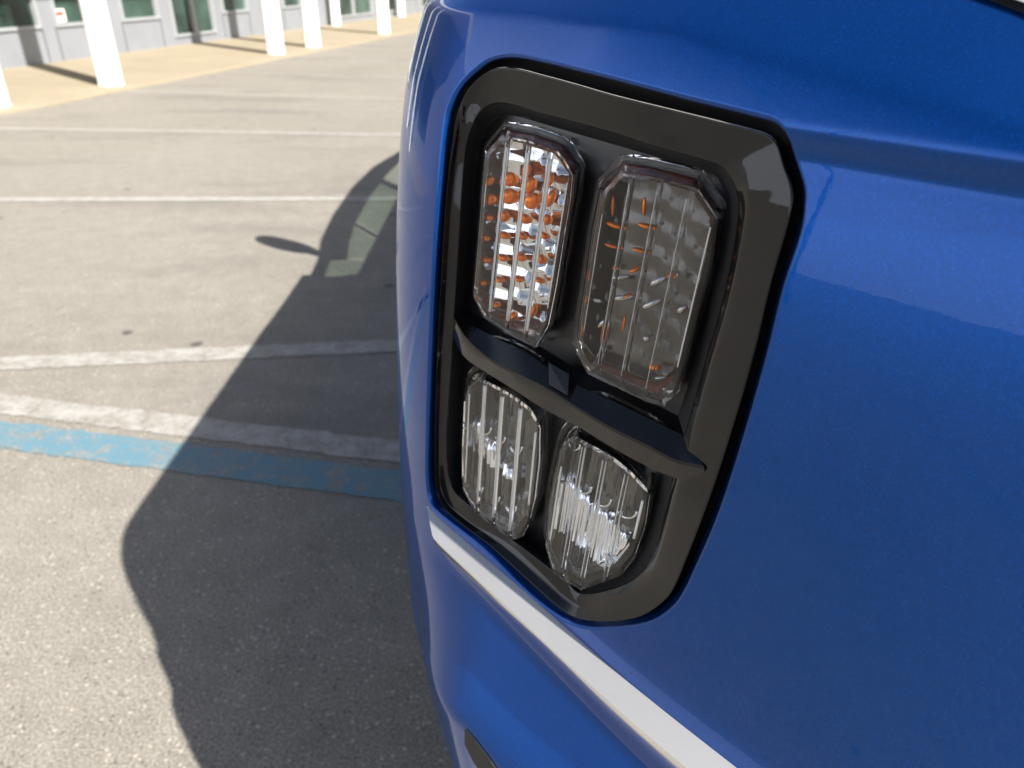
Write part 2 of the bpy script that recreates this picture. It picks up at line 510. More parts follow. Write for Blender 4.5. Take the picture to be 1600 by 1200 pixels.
# (start, end, kind)  w = window over panel, d = full glass door, p = pier
bays = [(-10.6, -8.1, 'w'), (-7.75, -4.66, 'w'), (-4.31, -3.05, 'w'), (-2.59, -1.45, 'w'), (-1.03, 0.53, 'd'), (0.92, 2.06, 'w'), (3.85, 4.90, 'w'),
        (6.95, 10.04, 'd'), (10.5, 12.2, 'd'), (12.9, 14.6, 'w'), (15.2, 17.4, 'd'), (18.0, 20.4, 'w'), (21.0, 23.4, 'w'), (24.0, 26.6, 'w'), (27, 30, 'd'), (31, 34, 'w'), (35, 38, 'w'), (39, 42, 'w'), (43, 46, 'd'), (47, 50, 'w'), (51, 54, 'w'), (55, 58, 'w')]
wall = MB()
edges = [S0]
for a, b, k in bays: edges += [a, b]
edges.append(S1)
# piers full height between openings
for i in range(0, len(edges), 2):
    if edges[i + 1] - edges[i] > 0.02:
        wall.box(edges[i], edges[i + 1], 0.0, 0.30, 0.035, HEAD)
for a, b, k in bays:
    z1 = SILL if k == 'w' else 0.19
    wall.box(a, b, 0.004, 0.30, 0.035, z1)
wall.box(S0, S1, 0.0, 0.30, HEAD, TOPH)
wall.box(S0, S0 + .3, 0.302, 12.0, 0.0, TOPH)
w_ = wall.build('wall', M['panel'], bld)
dk = MB(); dk.box(S0, S1, 2.6, 2.7, 0.0, TOPH); dk.box(S0, S1, 0.30, 2.6, 0.0, 0.03); dk.box(S0, S1, 0.30, 2.6, HEAD + .05, HEAD + .15)
for s in range(-12, 58, 4):
    hgt = random.uniform(0.5, 1.3)
    dk.box(s + random.uniform(-.6, .6), s + 1.4, 1.2 + random.uniform(0, .5), 2.0, 0.03, hgt)
    dk.box(s + 2.0, s + 2.12, 0.9, 1.0, 0.03, HEAD)
dk.build('interior', M['interior'], bld)
rf = MB(); rf.box(S0, S1, 0.305, 3.2, TOPH - 0.3, TOPH + .1); rf.build('roof', M['soffit'], bld)
rf = MB(); rf.box(S0, S1, -K_OFF + 0.05, 0.30, TOPH, TOPH + 0.35)
rf.build('canopy', M['soffit'], bld)
for a, b, k in bays:
    if k == 'w' and -12 < a < 20:
        for q in (a - .03, b + .015):
            seam = MB(); seam.box(q, q + .015, -0.004, 0.0, 0.04, SILL)
            seam.build('panel_seam', M['bin'], bld)
for a, b, k in bays:
    fr = MB()
    z0 = SILL if k == 'w' else 0.19
    t = 0.05
    fr.box(a, b, -0.03, 0.12, z0, z0 + t, .004); fr.box(a, b, -0.03, 0.12, HEAD - t, HEAD, .004)
    fr.box(a, a + t, -0.028, 0.118, z0 + t, HEAD - t); fr.box(b - t, b, -0.028, 0.118, z0 + t, HEAD - t)
    if k == 'd':
        m_ = (a + b) / 2
        fr.box(m_ - .05, m_ + .05, -0.026, 0.116, z0 + t, HEAD - t)
        fr.box(a + t, m_ - .05, -0.02, 0.11, 2.15, 2.22); fr.box(m_ + .05, b - t, -0.02, 0.11, 2.15, 2.22)
    f = fr.build('door_frame' if k == 'd' else 'window_frame', M['alu'], bld)
    g = MB(); g.box(a + t, b - t, 0.05, 0.06, z0 + t, HEAD - t)
    g.build('pane', M['shop_glass'], f)
    if k == 'd':
        for q in (-.12, .12):
            hb = MB(); hb.tube([((a + b) / 2 + q, -0.07, 0.95), ((a + b) / 2 + q, -0.07, 1.25)], 0.012)
            hb.build('handle', M['bin'], f)
# notice taped inside the window
nb = MB(); nb.box(-4.24, -4.00, 0.030, 0.034, 0.63, 0.83)
sg = nb.build('paper_notice', M['paper'])
sg.location = bl(0, 0, 0); sg.rotation_euler = (0, 0, BROT)
tag(sg, 'small white paper notice with red print on the storefront window behind the tall white column', 'notice')
rp = MB(); rp.box(-4.21, -4.03, 0.0275, 0.0300, 0.72, 0.80); rp.box(-4.20, -4.06, 0.0275, 0.0300, 0.67, 0.69)
rp.build('printed_block', M['red_print'], sg)

# ---- round white columns along the kerb
def column(name, s, o, r=0.155, h=TOPH):
    c = MB()
    c.lathe([(r + .012, 0.036), (r + .012, 0.05), (r, 0.06), (r, h - .02), (r + .03, h)], 40)
    ob = c.build(name, M['column'], smooth=True)
    ob.location = bl(s, o, 0)
    return ob
labs = {-9.01: 'white round steel column at the left edge of the photo, nearest of the kerb columns',
        -7.04: 'widest white round steel column, second from the left, casting a shadow to the wall',
        -2.31: 'white round steel column nearer of the close pair right of the glass door',
        -0.72: 'white round steel column farther of the close pair right of the glass door',
        3.34: 'farthest white kerb column, standing just left of the blue car body'}
for s in (-9.01, -7.04, -2.31, -0.72, 3.34):
    c = column('column', s, 2.93 if s > -5 else 2.98)
    tag(c, labs[s], 'column', 'white round columns along the kerb')
for s, lb in ((6.4, 'slender white pole against the storefront wall before the far glass doors'), (12.0, 'thin far white pole near the end of the storefront by the car')):
    c = column('wall_pole', s, 0.30, 0.13)
    tag(c, lb, 'pole', 'white poles at the wall')
# dark litter bin far off on the walk
bn = MB(); bn.lathe([(0.20, 0.036), (0.24, 0.10), (0.25, 0.50), (0.26, 0.52), (0.22, 0.56), (0.10, 0.58)], 24)
b_ = bn.build('litter_bin', M['bin'], smooth=True); b_.location = bl(11.6, 2.05, 0)
tag(b_, 'small dark round litter bin at the far end of the walk beside the car', 'bin')

# ---- unseen things added for paint and chrome to mirror: far side of the lot
far = MB()
far.box(-30, 30, -1, 1, 0, 5.0); 
lp_ = empty('lamp_post', (-17.0, -4.6, 0))
tag(lp_, 'tall slim lamp post added on the open lot to the left, out of the photo', 'lamp post')
q = MB(); q.lathe([(.16, 0), (.16, .5), (.09, .52), (.05, 7.6)], 20); q.build('pole', M['bin'], lp_, True)
q = MB(); q.tube([(0, 0, 7.5), (.5, 0, 7.7), (1.2, 0, 7.75)], .035); q.build('arm', M['bin'], lp_, True)
q = MB(); q.box(1.1, 1.8, -.16, .16, 7.68, 7.8, .03); q.build('lamp_head', M['bin'], lp_)
fo = empty('warehouse', (6, -46, 0), R(8)); tag(fo, 'low pale warehouse added across the lot behind the camera, out of the photo', 'building')
far.build('wall', M['soffit'], fo)
fr2 = MB(); fr2.box(-30.2, 30.2, -1.2, 1.2, 5.0, 5.3); fr2.build('roof', M['panel'], fo)
fw = MB()
for i in range(-9, 10):
    fw = MB(); fw.box(i * 3 - .9, i * 3 + .9, 1.0, 1.06, 1.0, 3.0); fw.build('window', M['interior'], fo)

# ================================================================== THE CAR
PHI = R(37)
E1 = Vector((-math.sin(PHI), math.cos(PHI), 0))     # along the corner panel, towards the side
NN = Vector((-math.cos(PHI), -math.sin(PHI), 0))    # outward
r0 = ray(960, 530)
O0 = Vector((r0[0] * .38, r0[1] * .38, CAM_H + r0[2] * .38))

def sstep(a, b, x):
    t = np.clip((x - a) / (b - a), 0, 1)
    return t * t * (3 - 2 * t)

UA = np.linspace(-1.2, 6.0, 7201)
_sl = -math.tan(PHI) * sstep(.12, .36, UA) + (math.tan(R(53)) * sstep(.10, .60, -UA) + .09 * sstep(0, .1, -UA)) * 0.985
_A = np.concatenate([[0], np.cumsum((_sl[1:] + _sl[:-1]) / 2 * (UA[1] - UA[0]))])
_A -= np.interp(0.0, UA, _A)
# slope on the right side must fall away as u goes negative: A decreases with -u
def A_(u): return float(np.interp(u, UA, _A))
ZG = np.linspace(-.95, .24, 1191)
ZC = 0.108
UG = np.linspace(-.5, .5, 201)
def tau_col(u):
    zr = np.interp(u, [-.30, -.157, -.12, -.07, 0, .1], [.1125, .1135, .121, .128, .138, .140])
    cf = 1 - sstep(.03, .16, u)            # concave crease fades out to the left
    cd = (-30 * cf + 20 * (1 - cf))
    lf = 1 - 1.0 * sstep(.07, .22, u)    # lower flare softens round the corner
    fz = np.interp(u, [.07, .14, .16, .226], [-.312, -.328, -.345, -.382])
    sf = 1 - .93 * sstep(.28, .48, u)      # flank below the fold stands upright further back
    pts = [(-.95, -20 * sf), (-.66, -20 * sf), (-.52, -34 * sf), (-.46, -34 * sf), (-.45, -8 * sf), (fz - .006, -6 * sf), (fz + .006, 27 * lf), (-.29, 31 * lf), (-.246, 28 * lf), (-.235, 2), (-.15, 3), (-.06, 4.5), (.02, 7.5),
           (.06, 10.5), (.0965, 15), (.1000, cd), (.1060, cd), (.1090, 20), (zr - .002, 24), (zr + .003, 48), (.17, 56), (.24, 64)]
    return np.interp(ZG, [p[0] for p in pts], [p[1] for p in pts])
WT = np.zeros((len(UG), len(ZG)))
iz0 = int(np.argmin(abs(ZG)))
for i, u in enumerate(UG):
    ta = tau_col(u)
    ta = np.convolve(np.pad(ta, 2, mode='edge'), np.ones(5) / 5, 'valid')
    tt = -np.tan(np.radians(ta))
    w = np.concatenate([[0], np.cumsum((tt[1:] + tt[:-1]) / 2 * (ZG[1] - ZG[0]))])
    WT[i] = w - w[iz0]
def W_(u, z):
    fu = (min(max(u, UG[0]), UG[-1]) - UG[0]) / (UG[1] - UG[0])
    fz = (min(max(z, ZG[0]), ZG[-1]) - ZG[0]) / (ZG[1] - ZG[0])
    i = min(int(fu), len(UG) - 2); j = min(int(fz), len(ZG) - 2)
    a, b = fu - i, fz - j
    w = (WT[i, j] * (1 - a) + WT[i + 1, j] * a) * (1 - b) + (WT[i, j + 1] * (1 - a) + WT[i + 1, j + 1] * a) * b
    return float(w)
ZP = [-.9, -.5, -.25, -.1, 0, .06, .12, .3]
WP_ = [.0, .0, .004, .002, -.001, -.008, -.027, -.12]
def wbody(u, z): return A_(u) + W_(u, z)
ZP = list(np.linspace(-.9, .08, 99)) + [.12, .3]
_w0 = [W_(.05, z) - .0018 for z in ZP[:-2]]
_w0 = list(np.convolve(np.pad(_w0, 3, mode='edge'), np.ones(7) / 7, 'valid'))
WP_ = _w0 + [_w0[-1] - .016, _w0[-1] - .11]
def wlamp(u, z): return A_(u) + float(np.interp(z, ZP, WP_))

def SP(u, z, f=wbody):
    if u > .6 and z > .1:
        kq = 1 - .85 * min(1, (u - .6) / .9)
        z = .1 + (z - .1) * kq
    if u > 1.95 and z > -.45:
        z = -.45 + (z + .45) * (1 - .72 * float(sstep(1.95, 2.15, u)))
    return O0 + E1 * u + NN * f(u, z) + Vector((0, 0, z))

DPH = R(11)
DD = Vector((math.sin(DPH), math.cos(DPH), 0))      # into the lamp
EX = Vector((math.cos(DPH), -math.sin(DPH), 0))     # across the lamp
CAMP = Vector((0, 0, CAM_H))
def pick(x, y, dep=0.0, f=wlamp):
    r = Vector(ray(x, y))
    def g(t):
        q = CAMP + r * t - DD * dep - O0
        u = q.dot(E1)
        return q.dot(NN) - f(u, q.z)
    t0 = 0.12; g0 = g(t0)
    t = t0
    while t < 1.2:
        t += .008
        g1 = g(t)
        if g1 < 0:
            a, b = t - .008, t
            for _ in range(22):
                m = (a + b) / 2
                if g(m) > 0: a = m
                else: b = m
            return CAMP + r * ((a + b) / 2)
    raise RuntimeError('no hit %s' % ((x, y),))
def uz_of(p):
    q = p - O0
    return q.dot(E1), q.z

def crom(pts, n=4, closed=True):
    """centripetal-ish Catmull-Rom resampling"""
    P = [Vector((p[0], p[1], 0)) for p in pts]
    out = []
    m = len(P)
    for i in range(m if closed else m - 1):
        if closed: p0, p1, p2, p3 = P[i - 1], P[i], P[(i + 1) % m], P[(i + 2) % m]
        else: p0, p1, p2, p3 = P[max(i - 1, 0)], P[i], P[i + 1], P[min(i + 2, m - 1)]
        d1 = max((p2 - p1).length, 1e-6)
        m1 = (p2 - p0) / max((p2 - p0).length, 1e-6) * d1
        m2 = (p3 - p1) / max((p3 - p1).length, 1e-6) * d1
        for k in range(n):
            t = k / n
            h = (2 * t**3 - 3 * t**2 + 1) * p1 + (t**3 - 2 * t**2 + t) * m1 + (-2 * t**3 + 3 * t**2) * p2 + (t**3 - t**2) * m2
            out.append((h.x, h.y))
    if not closed: out.append((P[-1].x, P[-1].y))
    return out

RING0 = [(695,185),(703,160),(716,135),(738,112),(765,93),(800,88),(850,97),(905,110),(960,124),(1065,152),(1185,182),(1211,191),(1226,209),(1241,249),(1254,288),(1256,312),(1249,363),(1222,446),(1194,560),(1150,712),(1118,808),(1085,885),(1060,935),(1035,960),(1007,974),(965,980),(912,979),(876,965),(822,923),(754,856),(690,806),(672,785),(666,750),(666,690),(669,580),(676,420),(684,290)]
RING1 = [(712,190),(719,166),(730,143),(748,122),(770,108),(800,106),(850,118),(905,133),(960,149),(1065,175),(1180,204),(1204,213),(1217,228),(1226,258),(1237,288),(1239,314),(1228,363),(1204,446),(1177,560),(1132,710),(1104,792),(1073,872),(1049,926),(1027,948),(1002,963),(964,971),(916,970),(884,957),(832,913),(766,853),(703,803),(686,780),(680,750),(679,690),(682,580),(690,420),(698,300)]
RING2 = [(717,215),(722,195),(729,172),(740,156),(755,146),(791,144),(847,155),(905,169),(960,186),(1050,209),(1138,234),(1152,242),(1160,252),(1165,275),(1168,298),(1168,325),(1159,378),(1140,470),(1114,562),(1078,692),(1057,765),(1037,843),(1020,893),(1005,912),(985,926),(956,937),(914,949),(891,940),(846,902),(785,852),(722,808),(698,785),(688,757),(686,690),(690,585),(700,420),(708,302)]
RING3 = [(727,235),(731,215),(738,195),(750,174),(766,162),(791,161),(847,176),(905,192),(960,207),(1040,232),(1112,253),(1128,260),(1139,272),(1148,290),(1153,306),(1155,328),(1149,379),(1130,470),(1104,560),(1068,690),(1048,762),(1028,838),(1010,885),(993,903),(974,914),(950,922),(908,928),(885,908),(840,873),(790,835),(728,785),(708,765),(700,740),(697,690),(703,590),(714,420),(721,305)]
RING4 = [(745,250),(748,232),(754,212),(764,192),(778,182),(800,180),(850,194),(905,210),(960,226),(1035,248),(1095,266),(1112,271),(1122,279),(1130,296),(1135,310),(1135,330),(1125,379),(1105,475),(1081,580),(1047,690),(1030,760),(1010,836),(992,874),(975,890),(955,898),(935,904),(906,908),(885,893),(840,860),(790,824),(740,780),(724,758),(718,735),(716,690),(720,590),(731,420),(739,305)]
SUBN = 4
RINGS = [crom(r, SUBN) for r in (RING0, RING1, RING2, RING3, RING4)]

car = empty('parked_car', (0.75, 2.7, 0))
tag(car, 'blue car parked beside the asphalt bays, seen close at its front corner lamp', 'car')
CARINV = Matrix.Translation(-car.location)
def put(name, verts, faces, mat, parent=None, smooth=True, normals=None, loc=None):
    """world-space verts into an object parented below the car"""
    o = mesh_obj(name, verts, faces, mat, None, smooth, normals)
    par = parent or car
    o.parent = par
    bpy.context.view_layer.update()
    o.matrix_parent_inverse = par.matrix_world.inverted()
    return o

# ---------- painted skin
XC = 0.82
def usteps():
    us = []
    u = .36
    us += list(np.arange(-.30, .3601, .006))
    st = .012
    while us[-1] < 5.6:
        us.append(us[-1] + st); st = min(st * 1.25, .15)
    st = .012
    lo = [us[0]]
    while True:
        nu = lo[-1] - st
        x = SP(nu, 0).x
        if x > XC:
            # solve for the centre line
            a, b = lo[-1], nu
            for _ in range(30):
                m = (a + b) / 2
                if SP(m, 0).x > XC: b = m
                else: a = m
            lo.append((a + b) / 2); break
        lo.append(nu); st = min(st * 1.15, .05)
    return list(reversed(lo[1:])) + us
US = usteps()
ZS = list(np.arange(-.90, -.45, .02)) + list(np.arange(-.45, -.42, .006)) + list(np.arange(-.42, -.30, .0025)) + list(np.arange(-.30, -.26, .006)) \
    + list(np.arange(-.26, -.225, .003)) + list(np.arange(-.225, .09, .006)) + list(np.arange(.09, .15, .0015)) + list(np.arange(.15, .2401, .006))
ZS = [float(z) for z in ZS]
us = np.array(US); zs = np.array(ZS)
def skin_normal(u, z):
    h = .0012
    du = (SP(u + h, z) - SP(u - h, z)); dz = (SP(u, z + h) - SP(u, z - h))
    n = du.cross(dz)
    n.normalize()
    if n.dot(NN + Vector((0, 0, .3))) < 0: n.negate()
    return n
nu_, nz_ = len(US), len(ZS)
SV, SNn, SF = [], [], []
for u in US:
    for z in ZS:
        SV.append(SP(u, z)); SNn.append(skin_normal(u, z))
def offset2(poly, d):
    """inset (d>0) of a roughly convex polygon in (a,b)"""
    n = len(poly); P = [Vector(p) for p in poly]
    area = sum(P[i].x * P[(i + 1) % n].y - P[(i + 1) % n].x * P[i].y for i in range(n))
    sg = 1 if area > 0 else -1
    out = []
    for i in range(n):
        e1 = (P[i] - P[i - 1]); e2 = (P[(i + 1) % n] - P[i])
        if e1.length < 1e-9 or e2.length < 1e-9: out.append(tuple(P[i])); continue
        e1.normalize(); e2.normalize()
        n1 = Vector((-e1.y, e1.x)) * sg; n2 = Vector((-e2.y, e2.x)) * sg
        m = (n1 + n2)
        if m.length < 1e-6: m = n1.copy()
        m.normalize()
        c = max(.5, m.dot(n1))
        out.append(tuple(P[i] + m * (d / c)))
    return out

OFF2 = offset2
# outline of the lamp opening in (u,z)
out3 = [pick(x, y, 0, wbody) for x, y in RINGS[0]]
outuz = [uz_of(p) for p in out3]
outuz = OFF2(outuz, -.0018)
umin = min(p[0] for p in outuz) - .008; umax = max(p[0] for p in outuz) + .008
zmin = min(p[1] for p in outuz) - .008; zmax = max(p[1] for p in outuz) + .004
i0 = int(np.searchsorted(us, umin)) - 1; i1 = int(np.searchsorted(us, umax))
j0 = int(np.searchsorted(zs, zmin)) - 1; j1 = int(np.searchsorted(zs, zmax))
for i in range(nu_ - 1):
    for j in range(nz_ - 1):
        if i0 <= i < i1 and j0 <= j < j1: continue
        SF.append((i * nz_ + j, (i + 1) * nz_ + j, (i + 1) * nz_ + j + 1, i * nz_ + j + 1))
# fill between the grid box and the outline
def inside(p, poly):
    c = False; n = len(poly); j = n - 1
    for i in range(n):
        a, b = poly[i], poly[j]
        if (a[1] > p[1]) != (b[1] > p[1]) and p[0] < (b[0] - a[0]) * (p[1] - a[1]) / (b[1] - a[1]) + a[0]: c = not c
        j = i
    return c
def seg_dist(p, poly):
    P = np.array(poly); Q = np.roll(P, -1, 0)
    d = Q - P; t = np.clip(((p - P) * d).sum(1) / (d * d).sum(1), 0, 1)
    return np.sqrt((((P + d * t[:, None]) - p) ** 2).sum(1)).min()
cv, cidx = [], []
bord = []
for i in range(i0, i1 + 1):
    for j in range(j0, j1 + 1):
        p = (US[i], ZS[j])
        onb = i in (i0, i1) or j in (j0, j1)
        if not onb and (inside(p, outuz) or seg_dist(np.array(p), outuz) < .0022): continue
        cidx.append(i * nz_ + j); cv.append(Vector(p))
ed = []
loop = [(i, j0) for i in range(i0, i1)] + [(i1, j) for j in range(j0, j1)] + [(i, j1) for i in range(i1, i0, -1)] + [(i0, j) for j in range(j1, j0, -1)]
pos = {c: k for k, c in enumerate(cidx)}
lp = [pos[i * nz_ + j] for i, j in loop]
ed += [(lp[k], lp[(k + 1) % len(lp)]) for k in range(len(lp))]
nb0 = len(cv)
for (u, z) in outuz:
    cidx.append(len(SV)); cv.append(Vector((u, z)))
    SV.append(SP(u, z)); SNn.append(skin_normal(u, z))
no = len(outuz)
ed += [(nb0 + k, nb0 + (k + 1) % no) for k in range(no)]
rv, re_, rfc, ov, oe, of = delaunay_2d_cdt([Vector((v.x * 1.0, v.y)) for v in cv], ed, [], 1, 1e-7)
for f in rfc:
    ids = [ov[k][0] if ov[k] else None for k in f]
    if None in ids: continue
    c = sum((rv[k] for k in f), Vector((0, 0))) / len(f)
    if inside((c.x, c.y), outuz): continue
    q = [cidx[k] for k in ids]
    a = (rv[f[1]] - rv[f[0]]).to_3d().cross((rv[f[2]] - rv[f[0]]).to_3d())
    SF.append(tuple(q) if a.z > 0 else tuple(reversed(q)))
# rolled lip of the opening
first = len(SV) - no
cen = sum(out3, Vector()) / no
prev = list(range(first, first + no))
RL = .0022
base_pts = [SV[k].copy() for k in prev]; base_n = [SNn[k].copy() for k in prev]
inw = []
for k in range(no):
    t = (base_pts[(k + 1) % no] - base_pts[k - 1]).normalized()
    v = base_n[k].cross(t); 
    if v.dot(cen - base_pts[k]) < 0: v.negate()
    inw.append(v.normalized())
for s in range(1, 7):
    cur = []
    for k in range(no):
        if s <= 5:
            a = R(90) * s / 5
            p = base_pts[k] + inw[k] * (RL * math.sin(a)) - base_n[k] * (RL * (1 - math.cos(a)))
            n = (base_n[k] * math.cos(a) + inw[k] * math.sin(a)).normalized()
        else:
            p = base_pts[k] + inw[k] * RL - base_n[k] * RL + DD * .014; n = inw[k]
        cur.append(len(SV)); SV.append(p); SNn.append(n)
    for k in range(no):
        k2 = (k + 1) % no
        SF.append((prev[k], prev[k2], cur[k2], cur[k]))
    prev = cur
# bonnet and shoulder above the nose: continue the rows up and back
H_rows = [(.010, .0045), (.03, .012), (.07, .025), (.15, .042), (.30, .060), (.50, .07)]
top = [i * nz_ + nz_ - 1 for i in range(nu_)]
prev = top
for kk, (back0, up0) in enumerate(H_rows):
    cur = []
    for i, u in enumerate(US):
        back, up = back0, up0
        b0 = SV[top[i]]
        bk = Vector((.8, .6, 0)) if u > -.1 else Vector((.8, .6, 0)).lerp(Vector((0, 1, 0)), min(1, (-.1 - u) / .3)).normalized()
        if u > .3:
            bk = bk.lerp(Vector((1, 0, 0)), min(1, (u - .3) / .5)).normalized()
            lim = .25
        if u > 1.2:
            q_ = max(0.0, 1 - (u - 1.2) / .3); back = .03 * (1 - q_) + back * q_; up = up * q_
        p = b0 + bk * min(back, .5) + Vector((0, 0, up))
        p.x = min(p.x, XC)
        cur.append(len(SV)); SV.append(p)
        SNn.append((Vector((-bk.x, -bk.y, 0)) * .25 + Vector((0, 0, 1))).normalized())
    for i in range(nu_ - 1):
        SF.append((prev[i], prev[i + 1], cur[i + 1], cur[i]))
    prev = cur
# mirror across the centre line for the other half of the shell (the nose there is plain)
nV = len(SV)
SV2 = [Vector((2 * XC - v.x, v.y, v.z)) for v in SV]
SN2 = [Vector((-n.x, n.y, n.z)) for n in SNn]
SF = [tuple(reversed(f)) for f in SF]
body = put('body', SV + SV2, SF + [tuple(reversed([k + nV for k in f])) for f in SF], M['paint'], normals=SNn + SN2)

# ---------- headlight
lamp = empty('headlight', tuple(O0), parent=None)
lamp.parent = car
bpy.context.view_layer.update()
lamp.matrix_parent_inverse = car.matrix_world.inverted()

def loft(rings, closed=True):
    vs = [p for r in rings for p in r]
    n = len(rings[0]); fs = []
    for i in range(len(rings) - 1):
        for k in range(n if closed else n - 1):
            k2 = (k + 1) % n
            fs.append((i * n + k, (i + 1) * n + k, (i + 1) * n + k2, i * n + k2))
    return vs, fs
def ring(px, dep): return [pick(x, y, dep) for x, y in px]
def lerp_ring(a, b, t): return [p.lerp(q, t) for p, q in zip(a, b)]

r1o = ring(RINGS[1], .016); r1 = ring(RINGS[1], .0035); r2 = ring(RINGS[2], .0105); r3 = ring(RINGS[3], .0150); r4 = ring(RINGS[4], .0340)
r1a = [p.lerp(q, .08) + DD * .0012 for p, q in zip(r1, r1o)]
r1b = [p.lerp(q, .07) for p, q in zip(r1, r2)]
vs, fs = loft([r1o, lerp_ring(r1, r1o, .25), r1, r1b, lerp_ring(r1, r2, .25), lerp_ring(r1, r2, .75), lerp_ring(r1, r2, .95), lerp_ring(r2, r3, .08), lerp_ring(r2, r3, .5), lerp_ring(r2, r3, .92), r3, lerp_ring(r3, r4, .06)])
bez = put('bezel', vs, fs, M['black_gloss'], lamp)
vs, fs = loft([lerp_ring(r3, r4, .06), lerp_ring(r3, r4, .5), r4])
put('recess_wall', vs, fs, M['gap'], lamp)
# gap floor between body lip and bezel
lipin = [SV[k] for k in range(first + 5 * no, first + 6 * no)]
lipend = [SV[first + 6 * no + k] for k in range(no)]
vs, fs = loft([[p - DD * .002 for p in lipend], [p for p in lipend], [p + DD * .002 for p in r1o]])
gapo = put('seal', vs, fs, M['gap'], lamp)
# housing floor
def fill_poly(pts3, mat, name, parent, inset=0.0):
    ab = [(p.dot(EX), p.z) for p in pts3]
    rv, re_, rfc, ov, oe, of = delaunay_2d_cdt([Vector(p) for p in ab], [(k, (k + 1) % len(ab)) for k in range(len(ab))], [], 1, 1e-7)
    idx = [o[0] for o in ov]
    return put(name, [pts3[i] for i in idx], [tuple(f) for f in rfc], mat, parent, smooth=False)
fill_poly([p + DD * .0002 for p in r4], M['black_satin'], 'housing', lamp)

# divider bar with its two facets
T = [(707,491),(735,507),(765,523),(814,548),(850,569),(900,601),(960,628),(1010,652),(1050,672),(1071,681)]
Rr = [(713,503),(729,530),(765,562),(806,584),(848,605),(900,637),(960,673),(1010,697),(1056,721),(1101,731)]
B = [(707,530),(729,561),(765,585),(806,611),(848,638),(900,665),(960,701),(1012,729),(1059,748),(1098,757)]
def openc(pts): return crom(pts, 5, closed=False)
Tc, Rc, Bc = openc(T), openc(Rr), openc(B)
t3 = ring(Tc, .017); rr3 = ring(Rc, .0045); b3 = ring(Bc, .0100)
tb = [p + DD * .018 for p in t3]; bb = [p + DD * .026 + Vector((0, 0, .002)) for p in b3]
vs, fs = loft([tb, t3, lerp_ring(t3, rr3, .05), lerp_ring(t3, rr3, .5), lerp_ring(t3, rr3, .94), lerp_ring(rr3, b3, .08), lerp_ring(rr3, b3, .5), lerp_ring(rr3, b3, .9), b3 , lerp_ring(b3, bb, .1), bb], closed=False)
n_ = len(t3)
caps = [tuple(i * n_ for i in range(11)), tuple(reversed([i * n_ + n_ - 1 for i in range(11)]))]
dv_ = put('divider_bar', vs, fs + caps, M['black_gloss'], lamp); dv_.data.set_sharp_from_angle(angle=R(24))
# raised key on the bar
nt_ = [(857,566),(889,585),(887,618),(858,601)]
kt = [pick(x, y, d) for (x, y), d in zip(nt_, (.014, .014, .006, .006))]
kb = [p + DD * .010 for p in kt]
vs, fs = loft([kb, kt]); fs.append((4, 5, 6, 7))
put('bar_key', vs, fs, M['black_gloss'], lamp, smooth=False)

# ---------- lenses
LENS = {
 'UL': [(784,213),(826,222),(870,238),(880,250),(894,274),(891,310),(883,356),(868,450),(856,510),(836,541),(820,534),(790,519),(757,495),(741,465),(748,375),(754,300),(760,240)],
 'UR': [(972,270),(1010,276),(1050,286),(1090,297),(1122,345),(1112,420),(1092,490),(1075,560),(1058,612),(1036,633),(1015,628),(965,605),(920,583),(903,553),(908,510),(920,430),(930,360),(942,302)],
 'LL': [(748,593),(775,606),(800,620),(827,640),(843,668),(842,720),(835,780),(826,818),(815,838),(800,842),(765,816),(740,796),(724,766),(724,700),(727,631),(732,606)],
 'LR': [(900,686),(930,702),(960,720),(985,740),(1015,772),(1008,822),(992,868),(970,898),(940,910),(908,920),(882,905),(865,892),(855,860),(859,794),(868,750),(877,712),(884,697)],
}
FRONT = {'UL': .011, 'UR': .011, 'LL': .013, 'LR': .013}
